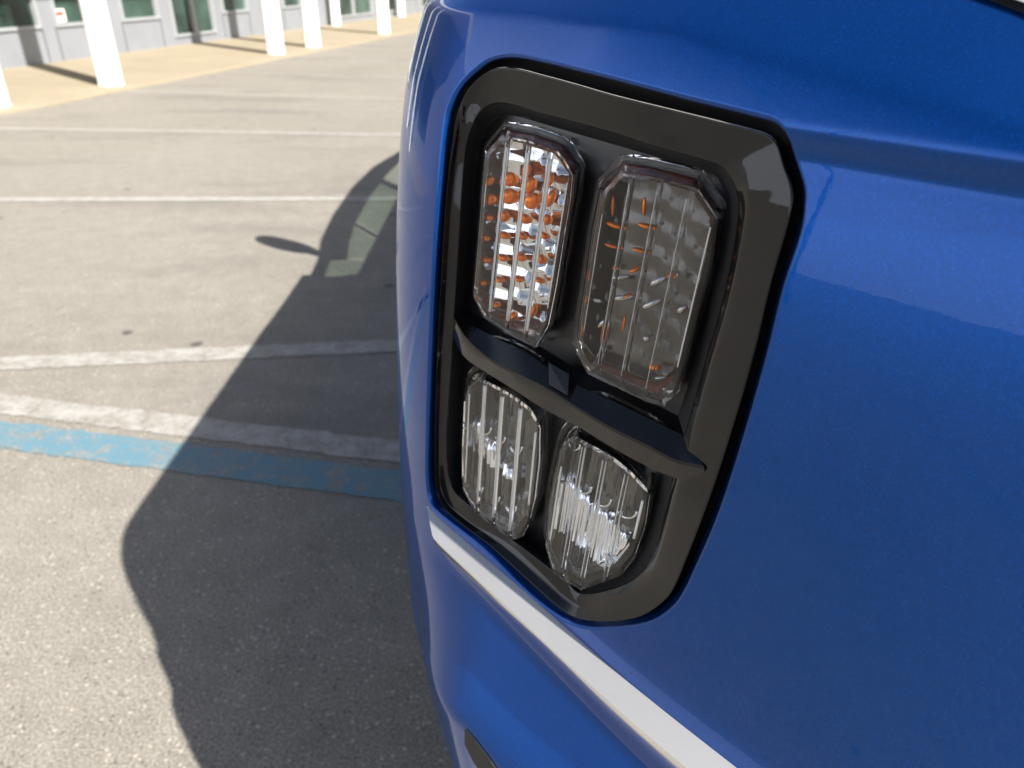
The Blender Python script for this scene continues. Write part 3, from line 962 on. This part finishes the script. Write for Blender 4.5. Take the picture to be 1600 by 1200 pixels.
# side edge lines (left, right) in pixels used to run the flutes
SIDES = {'UL': (((760,240),(741,465)), ((894,274),(856,510))),
         'UR': (((942,302),(903,553)), ((1122,345),(1058,612))),
         'LL': (((730,631),(724,766)), ((843,668),(828,818))),
         'LR': (((877,712),(855,860)), ((1015,772),(992,868)))}
def densify(poly, step):
    out = []
    for i in range(len(poly)):
        a, b = Vector(poly[i]), Vector(poly[(i + 1) % len(poly)])
        n = max(1, int(math.ceil((b - a).length / step)))
        for k in range(n): out.append(tuple(a.lerp(b, k / n)))
    return out
for key, poly in LENS.items():
    amber = key[0] == 'U'
    fd = FRONT[key]
    p3 = [pick(x, y, fd) for x, y in poly]
    ab0 = [(p.dot(EX), p.z) for p in p3]
    # depth along DD of the front face as a quadratic fit
    A = np.array([[1, a, b] for a, b in ab0]); dv = np.array([p.dot(DD) for p in p3])
    mean = A[:, 1:].mean(0)
    M6 = np.array([[1, a - mean[0], b - mean[1]] for a, b in ab0])
    co = np.linalg.lstsq(M6, dv, rcond=None)[0]
    def dfit(a, b): return float(co[0] + co[1] * (a - mean[0]) + co[2] * (b - mean[1]))
    (l0, l1), (q0, q1) = SIDES[key]
    def line_ab(p0, p1):
        A0, A1 = pick(*p0, fd), pick(*p1, fd)
        return (A0.dot(EX), A0.z, A1.dot(EX), A1.z)
    LA, RA = line_ab(l0, l1), line_ab(q0, q1)
    def xat(L_, b): return L_[0] + (L_[2] - L_[0]) * (b - L_[1]) / (L_[3] - L_[1])
    def sfrac(a, b):
        x0, x1 = xat(LA, b), xat(RA, b)
        return (a - x0) / (x1 - x0)
    NF = 4 if key != 'UR' else 4
    bmin = min(p[1] for p in ab0); bmax = max(p[1] for p in ab0)
    def flute(a, b):
        s = sfrac(a, b) * NF
        if s < 0 or s > NF: return 0.0
        f = s - math.floor(s)
        ef = min(1.0, (s / NF) / .05) * min(1.0, (1 - s / NF) / .05)
        x = abs(f - .5) * 2          # 0 in the middle of a flute, 1 at its edge
        if x < .80:
            return ef * .0012 * math.sqrt(max(0, 1 - (x / .86) ** 2))
        y = (x - .80) / .20
        return ef * (.0004 + .0013 * math.sin(math.pi * .5 * y) ** .7 if y > 0 else .0004)
    def P3(a, b, d): return EX * a + DD * d + Vector((0, 0, b))
    def front_mesh(poly2, step, hf, doff):
        bd_ = densify(poly2, step * 1.2)
        pts = [Vector(p) for p in bd_]
        ne = len(pts)
        a0 = min(p[0] for p in poly2); a1 = max(p[0] for p in poly2)
        b0 = min(p[1] for p in poly2); b1 = max(p[1] for p in poly2)
        nb_ = int((b1 - b0) / (step * 2.2)); 
        for j in range(nb_ + 1):
            b = b0 + (b1 - b0) * j / max(1, nb_)
            x0, x1 = xat(LA, b), xat(RA, b)
            for i in range(-8, NF * 24 + 9):
                s = i / (NF * 24)
                a = x0 + (x1 - x0) * s
                if inside((a, b), bd_) and seg_dist(np.array((a, b)), bd_) > step * .45: pts.append(Vector((a, b)))
        rv, re_, rfc, ov, oe, of = delaunay_2d_cdt(pts, [(k, (k + 1) % ne) for k in range(ne)], [], 1, 1e-8)
        order = {}
        for k, o_ in enumerate(ov):
            for q in o_: order[q] = k
        V = [P3(v.x, v.y, dfit(v.x, v.y) + doff - hf(v.x, v.y)) for v in rv]
        F_ = []
        for f in rfc:
            a = (rv[f[1]] - rv[f[0]]).to_3d().cross((rv[f[2]] - rv[f[0]]).to_3d())
            F_.append(tuple(f) if a.z > 0 else tuple(reversed(f)))
        return V, F_, [order[k] for k in range(ne)], [tuple(rv[order[k]]) for k in range(ne)]
    # outer shell: chamfer, walls and fluted front
    V, F_, bidx, b2 = front_mesh(ab0, .0011, lambda a, b: flute(a, b), 0.0)
    def walls(V, F_, bidx, b2, steps, flip=False):
        prev = bidx
        n = len(bidx)
        for (outw, dep) in steps:
            q2 = offset2(b2, -outw)
            cur = []
            for (a, b), (a2, b2_) in zip(b2, q2):
                cur.append(len(V)); V.append(P3(a2, b2_, dfit(a, b) + dep))
            for k in range(n):
                k2 = (k + 1) % n
                F_.append((prev[k], prev[k2], cur[k2], cur[k]) if flip else (prev[k], cur[k], cur[k2], prev[k2]))
            prev = cur
        return prev
    last_o = walls(V, F_, bidx, b2, [(.0012, .0012), (.0022, .005), (.0032, .0155), (.0048, .0160), (.0050, .0215)])
    nO = len(V)
    inn = offset2(ab0, .0006)
    Vi, Fi, bi, bi2 = front_mesh(inn, .0022, lambda a, b: 0.0, .0030)
    last_i = walls(Vi, Fi, bi, bi2, [(.0003, .0035), (.0014, .0150), (.0020, .0215)])
    Fi = [tuple(reversed([k + nO for k in f])) for f in Fi]
    V += Vi; F_ += Fi
    # join the base rims
    A_idx = last_o; B_idx = [k + nO for k in last_i]
    i = j = 0; na, nb2 = len(A_idx), len(B_idx)
    while i < na or j < nb2:
        if j >= nb2 or (i < na and (i + 1) / na <= (j + 1) / nb2):
            F_.append((A_idx[i % na], B_idx[j % nb2], A_idx[(i + 1) % na])); i += 1
        else:
            F_.append((A_idx[i % na], B_idx[j % nb2], B_idx[(j + 1) % nb2])); j += 1
    lens = put('lens', V, F_, M['lens'], lamp)
    bmx = bmesh.new(); bmx.from_mesh(lens.data); bmesh.ops.recalc_face_normals(bmx, faces=bmx.faces[:]); bmx.to_mesh(lens.data); bmx.free()
    # set sharp edges by angle
    lens.data.set_sharp_from_angle(angle=R(42))
    # liner behind the walls; upper ones carry the amber's reflection as painted colour
    rim = densify(offset2(ab0, .0010), .004)
    L1 = [P3(a, b, dfit(a, b) + .0065) for a, b in offset2(rim, .0016)]
    L2 = [P3(a, b, dfit(a, b) + .0205) for a, b in rim]
    vs, fs = loft([L1, L2])
    put('liner', vs, fs, M['amber_reflection'] if amber else M['mirror'], lamp)
    # reflector with steps
    def relief(a, b):
        s = sfrac(a, b) * NF
        f = s - math.floor(s) - .5
        q = (b - bmin) / (bmax - bmin)
        if amber:
            rows = 8
            r_ = q * rows + .35 * f + .2 * math.sin(s * 2.1)
            fr = r_ - math.floor(r_)
            am_ = 1.0 if key == 'UL' else .38
            return am_ * (.0045 * fr ** 1.6 - .0022 * (1 - 4 * f * f))
        # clear units: deep flutes that end in round cups
        cupc = (.62 - .13 * math.floor(s) / NF) if key == 'LR' else (.60 - .10 * math.floor(s))
        c = abs(q - cupc)
        bowl = .0062 * (1 - 4 * f * f)
        ledge = -.0045 * float(sstep(cupc - .02, cupc + .02, q + .10 * (4 * f * f)))
        fan = .0009 * math.cos(2 * math.pi * f * 5 + .6 * s) * (1 if q < cupc else .25)
        return bowl + ledge + fan + .0012 * math.sin(q * 11 + s * 2.3) - .003 * abs(q - .3)
    V2, F2, _, _ = front_mesh(offset2(ab0, .0020), .0014, lambda a, b: relief(a, b), .0200)
    refl = put('reflector', V2, F2, {'UL': M['mirror'], 'UR': M['mirror_dark']}.get(key, M['mirror_clear']), lamp)
    if not amber:
        refl.data.materials.append(M['mirror_black'])
        for p in refl.data.polygons:
            qz = (p.center.z - bmin) / (bmax - bmin)
            sc = sfrac(p.center.dot(EX), p.center.z) * NF; fc = sc - math.floor(sc)
            cupc = (.62 - .13 * math.floor(sc) / NF) if key == 'LR' else (.60 - .10 * math.floor(sc))
            if qz < .20 or (qz > cupc and .12 < fc < .88): p.material_index = 1  # black chrome here paints in the reflector's dark reflections
            if key == 'LL' and qz < .34: p.material_index = 1
    wid = {'UL': .00042, 'UR': .00024, 'LL': .00075, 'LR': .00060}[key]
    for fi in range(0, NF + 1):  # pale tubes added behind the lens, painting the highlights of its ribs
        gp = []
        for q in np.linspace(.985, .015, 24):
            b = bmin + (bmax - bmin) * q
            sx_ = min(max(fi / NF, .035), .965)
            a = xat(LA, b) + (xat(RA, b) - xat(LA, b)) * sx_
            if inside((a, b), ab0) and seg_dist(np.array((a, b)), ab0) > .0022: gp.append(P3(a, b, dfit(a, b) + .0042))
        if len(gp) > 3:
            gm = MB(); gm.tube(gp, wid, 8)
            put('rib_highlight', gm.v, gm.f, M['rib_glint'], lamp)
    def blob(mb, x, y, rx, ry, tilt=0.0, thick=.0032, dep=.0150):
        c3 = pick(x, y, fd + dep); t_ = (c3 - CAMP).length
        a, b = c3.dot(EX), c3.z
        cc = P3(a, b, dfit(a, b) + dep)
        ra, rb_ = rx * t_ / 1200, ry * t_ / 1200
        vs = []; nla, nlo = 8, 14
        for y_ in range(nla + 1):
            th = math.pi * y_ / nla
            for x_ in range(nlo):
                ph = 2 * math.pi * x_ / nlo
                xx = math.sin(th) * math.cos(ph); zz = math.cos(th); yy = math.sin(th) * math.sin(ph)
                xr = ra * xx; zr_ = rb_ * zz
                vs.append(cc + EX * (xr * math.cos(tilt) - zr_ * math.sin(tilt)) + Vector((0, 0, xr * math.sin(tilt) + zr_ * math.cos(tilt))) + DD * (thick * yy))
        fs = [(y_ * nlo + x_, y_ * nlo + (x_ + 1) % nlo, (y_ + 1) * nlo + (x_ + 1) % nlo, (y_ + 1) * nlo + x_) for y_ in range(nla) for x_ in range(nlo)]
        mb.add(vs, fs)
    if key == 'UL':
        am = MB()
        for x, y, rx, ry in [(800,280,10,10),(799,307,10,11),(826,266,8,11),(832,290,8,12),(834,314,9,12),(862,282,6,12),(864,310,6,13),(768,312,7,9),(769,283,5,8),(790,338,9,8),(823,342,10,7),(858,343,8,8),(766,340,6,5),
                             (762,372,6,5),(791,368,8,5),(819,369,8,5),(853,368,9,5),(761,406,6,5),(789,403,7,5),(817,402,8,6),(848,405,9,7),(757,442,5,5),(784,437,6,4),(814,436,7,4),(846,438,8,4),(752,468,4,4),(806,494,5,8),(836,486,6,12),(780,476,5,4)]:
            kk_ = 1.12 if y < 320 else 1.08
            am = MB(); blob(am, x, y, rx * kk_, ry * kk_, R(-22)); put('amber_element', am.v, am.f, M['amber'], lamp)
    if key == 'UR':
        am = MB()
        for x, y, rx, ry, tl in [(960,322,3,16,0),(961,352,12,4,-20),(1008,322,3,14,0),(1010,353,11,4,-15),(957,384,11,3,-15),(1000,391,10,3,-12),(962,418,6,3,25),(992,422,8,3,35),(1046,430,7,2,38),(982,462,7,2,35),
                                 (921,430,3,10,0),(918,470,3,7,0),(941,520,3,16,-5),(976,506,2,14,-5),(1026,574,10,5,10),(912,516,2,10,0)]:
            am = MB(); blob(am, x, y, rx, ry, R(tl), .0020); put('amber_element', am.v, am.f, M['amber'], lamp)
        sl = MB()
        for x, y, rx, ry, tl in [(974,434,13,4,12),(1030,440,13,5,38),(976,466,15,5,14),(1020,476,15,5,35),(1068,484,9,5,48),(935,470,8,4,-10),(940,505,10,3,60),(932,560,4,14,-20),(1012,530,5,5,40),(1060,430,6,3,60),(945,545,8,3,40),(1035,590,10,3,15)]:
            sl = MB(); blob(sl, x, y, rx, ry, R(tl), .0012); put('reflector_facet', sl.v, sl.f, M['facet'], lamp)
    if key in ('LL', 'LR'):
        arcs = {'LL': [(735,668,8),(761,677,9),(784,692,9),(810,707,10),(777,785,8),(802,800,9),(752,770,7)], 'LR': [(884,752,9),(915,769,11),(946,789,11),(984,807,12),(900,700,7)]}[key]
        cp = MB()
        for x, y, w in arcs:
            pts_ = []
            for q in range(13):
                th = math.pi * q / 12
                xx, yy = x - w * math.cos(th), y - 10 + 12 * math.sin(th) ** .8
                p = pick(xx, yy, fd + .0125)
                a, b = p.dot(EX), p.z
                pts_.append(P3(a, b, dfit(a, b) + .0125))
            cp = MB(); cp.tube(pts_, .0007, 8)
            put('cup_rim', cp.v, cp.f, M['mirror'], lamp)

# ---------- chrome strip
Tt = [(683,805),(692,814),(712,832),(752,866),(820,926),(914,1003),(1037,1112),(1149,1198),(1330,1340)]
Tr = [(684,807),(700,838),(716,879),(735,899),(790,951),(883,1030),(995,1129),(1090,1220),(1262,1370)]
Tb = [(682,808),(694,848),(708,888),(722,910),(772,962),(862,1048),(960,1140),(1052,1234),(1222,1395)]
rz_ = []
for x, y in Tr[4:8]:
    q = pick(x, y, -.013, wbody); rz_.append(uz_of(q))  # ridge height
zR = sum(p[1] for p in rz_) / len(rz_) - .006
ut = [uz_of(pick(x, y, 0, wbody)) for x, y in Tt[:8]]; ub = [uz_of(pick(x, y, 0, wbody)) for x, y in Tb[1:8]]
PT = np.polyfit([p[0] for p in ut], [p[1] for p in ut], 2); PB = np.polyfit([p[0] for p in ub], [p[1] for p in ub], 1)
print('CHROME', ut, ub)
tt3, tr3, tb3 = [], [], []
for k in range(90):
    t = k / 89
    u = .177 - .55 * t ** 1.25
    g = min(1.0, (.177 - u) / .034)                      # grows out of a pointed tip
    zt = float(np.polyval(PT, u)); zb = float(np.polyval(PB, u))
    zb = zt + (zb - zt) * g
    zr_ = zt + ((zR + (zt + .210) * .8) - zt) * g
    tt3.append(SP(u, zt) + NN * .0006)
    tr3.append(SP(u, zt) .lerp(SP(u, zb), .60) * 0 + O0 + E1 * u + NN * (wbody(u, zt) * (1 - .6) + wbody(u, zb) * .6 + .0145 * g) + Vector((0, 0, zr_)))
    tb3.append(SP(u, zb) + NN * .0006)
print('zR', zR)
vs, fs = loft([[p + DD * .006 for p in tt3], tt3, lerp_ring(tt3, tr3, .04), lerp_ring(tt3, tr3, .5), lerp_ring(tt3, tr3, .93), lerp_ring(tr3, tb3, .12), lerp_ring(tr3, tb3, .5), lerp_ring(tr3, tb3, .95), [p + DD * .006 for p in tb3]], closed=False)
cs = put('chrome_strip', vs, [tuple(reversed(f)) for f in fs], M['chrome'])
cs.data.materials.append(M['chrome_top'])
nq = len(tt3) - 1
for pi, p in enumerate(cs.data.polygons):
    if pi // nq < 4: p.material_index = 1
cs.data.set_sharp_from_angle(angle=R(40))

# ---------- lower corner of the main lamp above, in its black seal
def plate(name, px, off, thick, mat):
    n = len(px)
    f_ = [pick(x, y, 0, wbody) + NN * off + Vector((0, 0, off * .8)) for x, y in px]
    b_ = [p - NN * thick for p in f_]
    return put(name, f_ + b_, [tuple(range(n)), tuple(reversed(range(n, 2 * n)))] + [(k, k + n, (k + 1) % n + n, (k + 1) % n) for k in range(n)], mat, smooth=False)
plate('lower_recess_shade', [(728, 1140), (745, 1160), (768, 1190), (782, 1212), (757, 1212), (741, 1190), (728, 1163)], .0012, .003, M['gap'])  # flat black plate, the shade of a recess put in as colour
plate('upper_lamp_seal', [(1505, -10), (1545, 3), (1600, 24), (1680, 62), (1760, 60), (1680, -60), (1560, -70), (1480, -50)], .0008, .004, M['gap'])
plate('upper_lamp', [(1536, -9), (1560, -1), (1600, 13), (1690, 55), (1750, 50), (1670, -55), (1560, -62), (1520, -45)], .0025, .004, M['chrome_top'])

# ---------- cabin, glass, mirror, wheels, underbody
ZB = 1.30
def cab(name, mb, mat, smooth=False): 
    return put(name, mb.v, mb.f, mat, car, smooth=smooth)
CX0, CX1 = -.02, 2 * XC + .02
RX0, RX1 = .13, 2 * XC - .13
RZ = 1.68
base_f, base_r = 1.75, 5.0
mb = MB()
# roof shell
prof = [(2.72, 1.52), (2.95, 1.58), (3.35, 1.63), (4.0, 1.65), (4.6, 1.62), (5.2, 1.56), (5.7, 1.44)]
vs, fs = [], []
for y, z in prof:
    for t in np.linspace(0, 1, 13):
        x = RX0 + (RX1 - RX0) * t
        vs.append((x, y, z + .05 * math.sin(math.pi * t)))
nn = 13
for i in range(len(prof) - 1):
    for k in range(nn - 1):
        fs.append((i * nn + k, i * nn + k + 1, (i + 1) * nn + k + 1, (i + 1) * nn + k))
sunf = [f for n__, f in enumerate(fs) if 1 <= n__ % 12 <= 10 and 0 <= n__ // 12 <= 4]
fs = [f for f in fs if f not in sunf]
rf_ = put('roof', vs, fs, M['paint'])
_u = sorted({i for f in sunf for i in f}); _m = {i: k for k, i in enumerate(_u)}
put('added_sunroof', [vs[i] for i in _u], [tuple(_m[i] for i in f) for f in sunf], M['car_glass'])  # unseen glass roof added to let sun into the car's shadow
sol = rf_.modifiers.new('thick', 'SOLIDIFY'); sol.thickness = .04; sol.offset = -1
def glass(name, pts):
    o = put(name, pts, [tuple(range(len(pts)))], M['car_glass'], smooth=False)
    return o
glass('windscreen', [(CX0 + .1, 1.85, ZB), (CX1 - .1, 1.85, ZB), (RX1, 2.72, 1.50), (RX0, 2.72, 1.50)])
glass('rear_window', [(CX1 - .05, 5.9, 0.91), (CX0 + .05, 5.9, 0.91), (RX0, 5.7, 1.40), (RX1, 5.7, 1.40)])
for x0, x1 in ((CX0, RX0), (CX1, RX1)):
    glass('side_window', [(x0, 2.50, 1.29), (x0, 2.78, 0.91), (x0, 3.45, 0.90), (x1, 3.45, 1.61), (x1, 3.0, 1.56), (x1, 2.72, 1.49)])
    glass('side_window', [(x0, 3.55, 0.90), (x0, 4.6, 0.91), (x1, 4.55, 1.58), (x1, 3.55, 1.61)])
    for pts_, r_ in (([(x0 + (.07 if x0 < XC else -.07), 1.85, ZB), (x1, 2.72, 1.50), (x1, 3.0, 1.58), (x1, 3.5, 1.63), (x1, 4.2, 1.64), (x1, 4.9, 1.58), (x1, 5.7, 1.40), (x0, 5.9, 0.91)], .03),
                     ([(x0, 3.5, 0.91), (x1, 3.5, 1.63)], .018), ([(x0, 4.62, 0.91), (x1, 4.58, 1.60)], .04)):
        pm = MB(); pm.tube(pts_, r_, 10)
        cab('pillar', pm, M['black_satin'], True)
# deck at the belt line round the cabin and floor
dm = MB()
dm.box(.12, 2 * XC - .12, 1.0, 1.85, ZB - .03, ZB + .02, .01)
cab('scuttle', dm, M['paint'])
fl = MB(); fl.box(.02, 2 * XC - .02, 1.0, 4.9, .28, .34, .01)
cab('floor_pan', fl, M['black_satin'])
gr = MB(); gr.box(XC - .42, XC + .42, SP(US[0], 0).y + .0, SP(US[0], 0).y + .3, .80, 1.12, .02)
cab('front_grille', gr, M['black_satin'])
# mirrors
for sx, x0 in ((-1, CX0 + .02), (1, CX1 - .02)):
    mm_ = bmesh.new()
    bmesh.ops.create_uvsphere(mm_, u_segments=20, v_segments=12, radius=1)
    ax = Vector((sx * .5, .12, .86)).normalized(); side = Vector((0, 1, 0)); side = (side - ax * side.dot(ax)).normalized(); th = ax.cross(side)
    for v in mm_.verts:
        x, y, z = v.co
        sq = 1 - .1 * abs(z)
        x = math.copysign(abs(x) ** .6, x); y = math.copysign(abs(y) ** .7, y)
        v.co = ax * (z * .17) + side * (y * (.08 if y < 0 else .05)) + th * (x * .07 * sq) + Vector((x0 + sx * .13, 2.98, 1.53))
    mv = [v.co.copy() for v in mm_.verts]; mm_.verts.index_update()
    mf = [tuple(v.index for v in f.verts) for f in mm_.faces]; mm_.free()
    mo = put('door_mirror', mv, mf, M['paint'])
    st = MB(); st.tube([(x0 - sx * .05, 2.94, 1.31), (x0 + sx * .03, 2.95, 1.36), (x0 + sx * .09, 2.97, 1.43)], [.05, .045, .04], 8)
    put('mirror_stalk', st.v, st.f, M['black_satin'], mo)
for x in (-.02, 2 * XC + .02):
    sgn = -1 if x < XC else 1
    for y in (1.35, 4.1):
        wa = MB(); xf = (-.117 if sgn < 0 else 2 * XC + .117)
        ring_ = []
        for k in range(49):
            a = math.pi * (-.12 + 1.24 * k / 48)
            ring_.append((y + .43 * math.cos(a), max(.29, .37 + .43 * math.sin(a))))
        wa.add([(xf, p[0], p[1]) for p in ring_] + [(xf - sgn * .06, p[0], p[1]) for p in ring_],
               [tuple(range(49))] + [(k, k + 1, k + 50, k + 49) for k in range(48)])
        put('wheel_arch', wa.v, wa.f, M['gap'])
        w = MB(); w.lathe([(.30, -.11), (.355, -.10), (.37, -.07), (.37, .07), (.355, .10), (.30, .11)], 40, (x, y, .37), 'X', cap=False)
        wo_ = put('wheel', w.v, w.f, M['rubber'])
        rm = MB(); rm.lathe([(.02, -.06), (.06, -.065), (.30, -.09), (.305, 0), (.30, .09), (.06, .065), (.02, .06)], 32, (x, y, .37), 'X', cap=True)
        put('rim', rm.v, rm.f, M['alloy'], wo_)

# ---------- copy of the car added unseen behind the camera, shading ground the paint mirrors
twin_grey = plain('silver_grey_paint', (0.16, 0.165, 0.17), 0.3, metal=0.6, coat=1.0, var=0.05)
def copy_tree(o, parent=None, depth=0):
    c = o.copy(); scene.collection.objects.link(c)
    if parent is not None: c.parent = parent
    if c.type == 'MESH' and c.material_slots and c.material_slots[0].material == M['paint']:
        c.material_slots[0].link = 'OBJECT'; c.material_slots[0].material = twin_grey
    for ch in [q for q in scene.objects if q.parent == o]:
        copy_tree(ch, c, depth + 1)
    return c
shade_twin = copy_tree(car)
shade_twin.location = (-.15 - .07 + .14 - .02, -1.35 - 2.7 + .06 - .0, 0)
shade_twin.rotation_euler = (0, 0, math.pi)
tag(shade_twin, 'silver grey car added nose to nose with the blue one to shade the ground, out of the photo', 'car')

import os
if os.environ.get('DBG'):
    for (x, y) in RING0:
        a = pick(x, y, 0, wbody); b = pick(x, y, 0, wlamp)
        print('DBG', x, y, 'body proud of lamp mm %.1f' % ((a - b).dot(NN) * 1000), 'uz', uz_of(a))
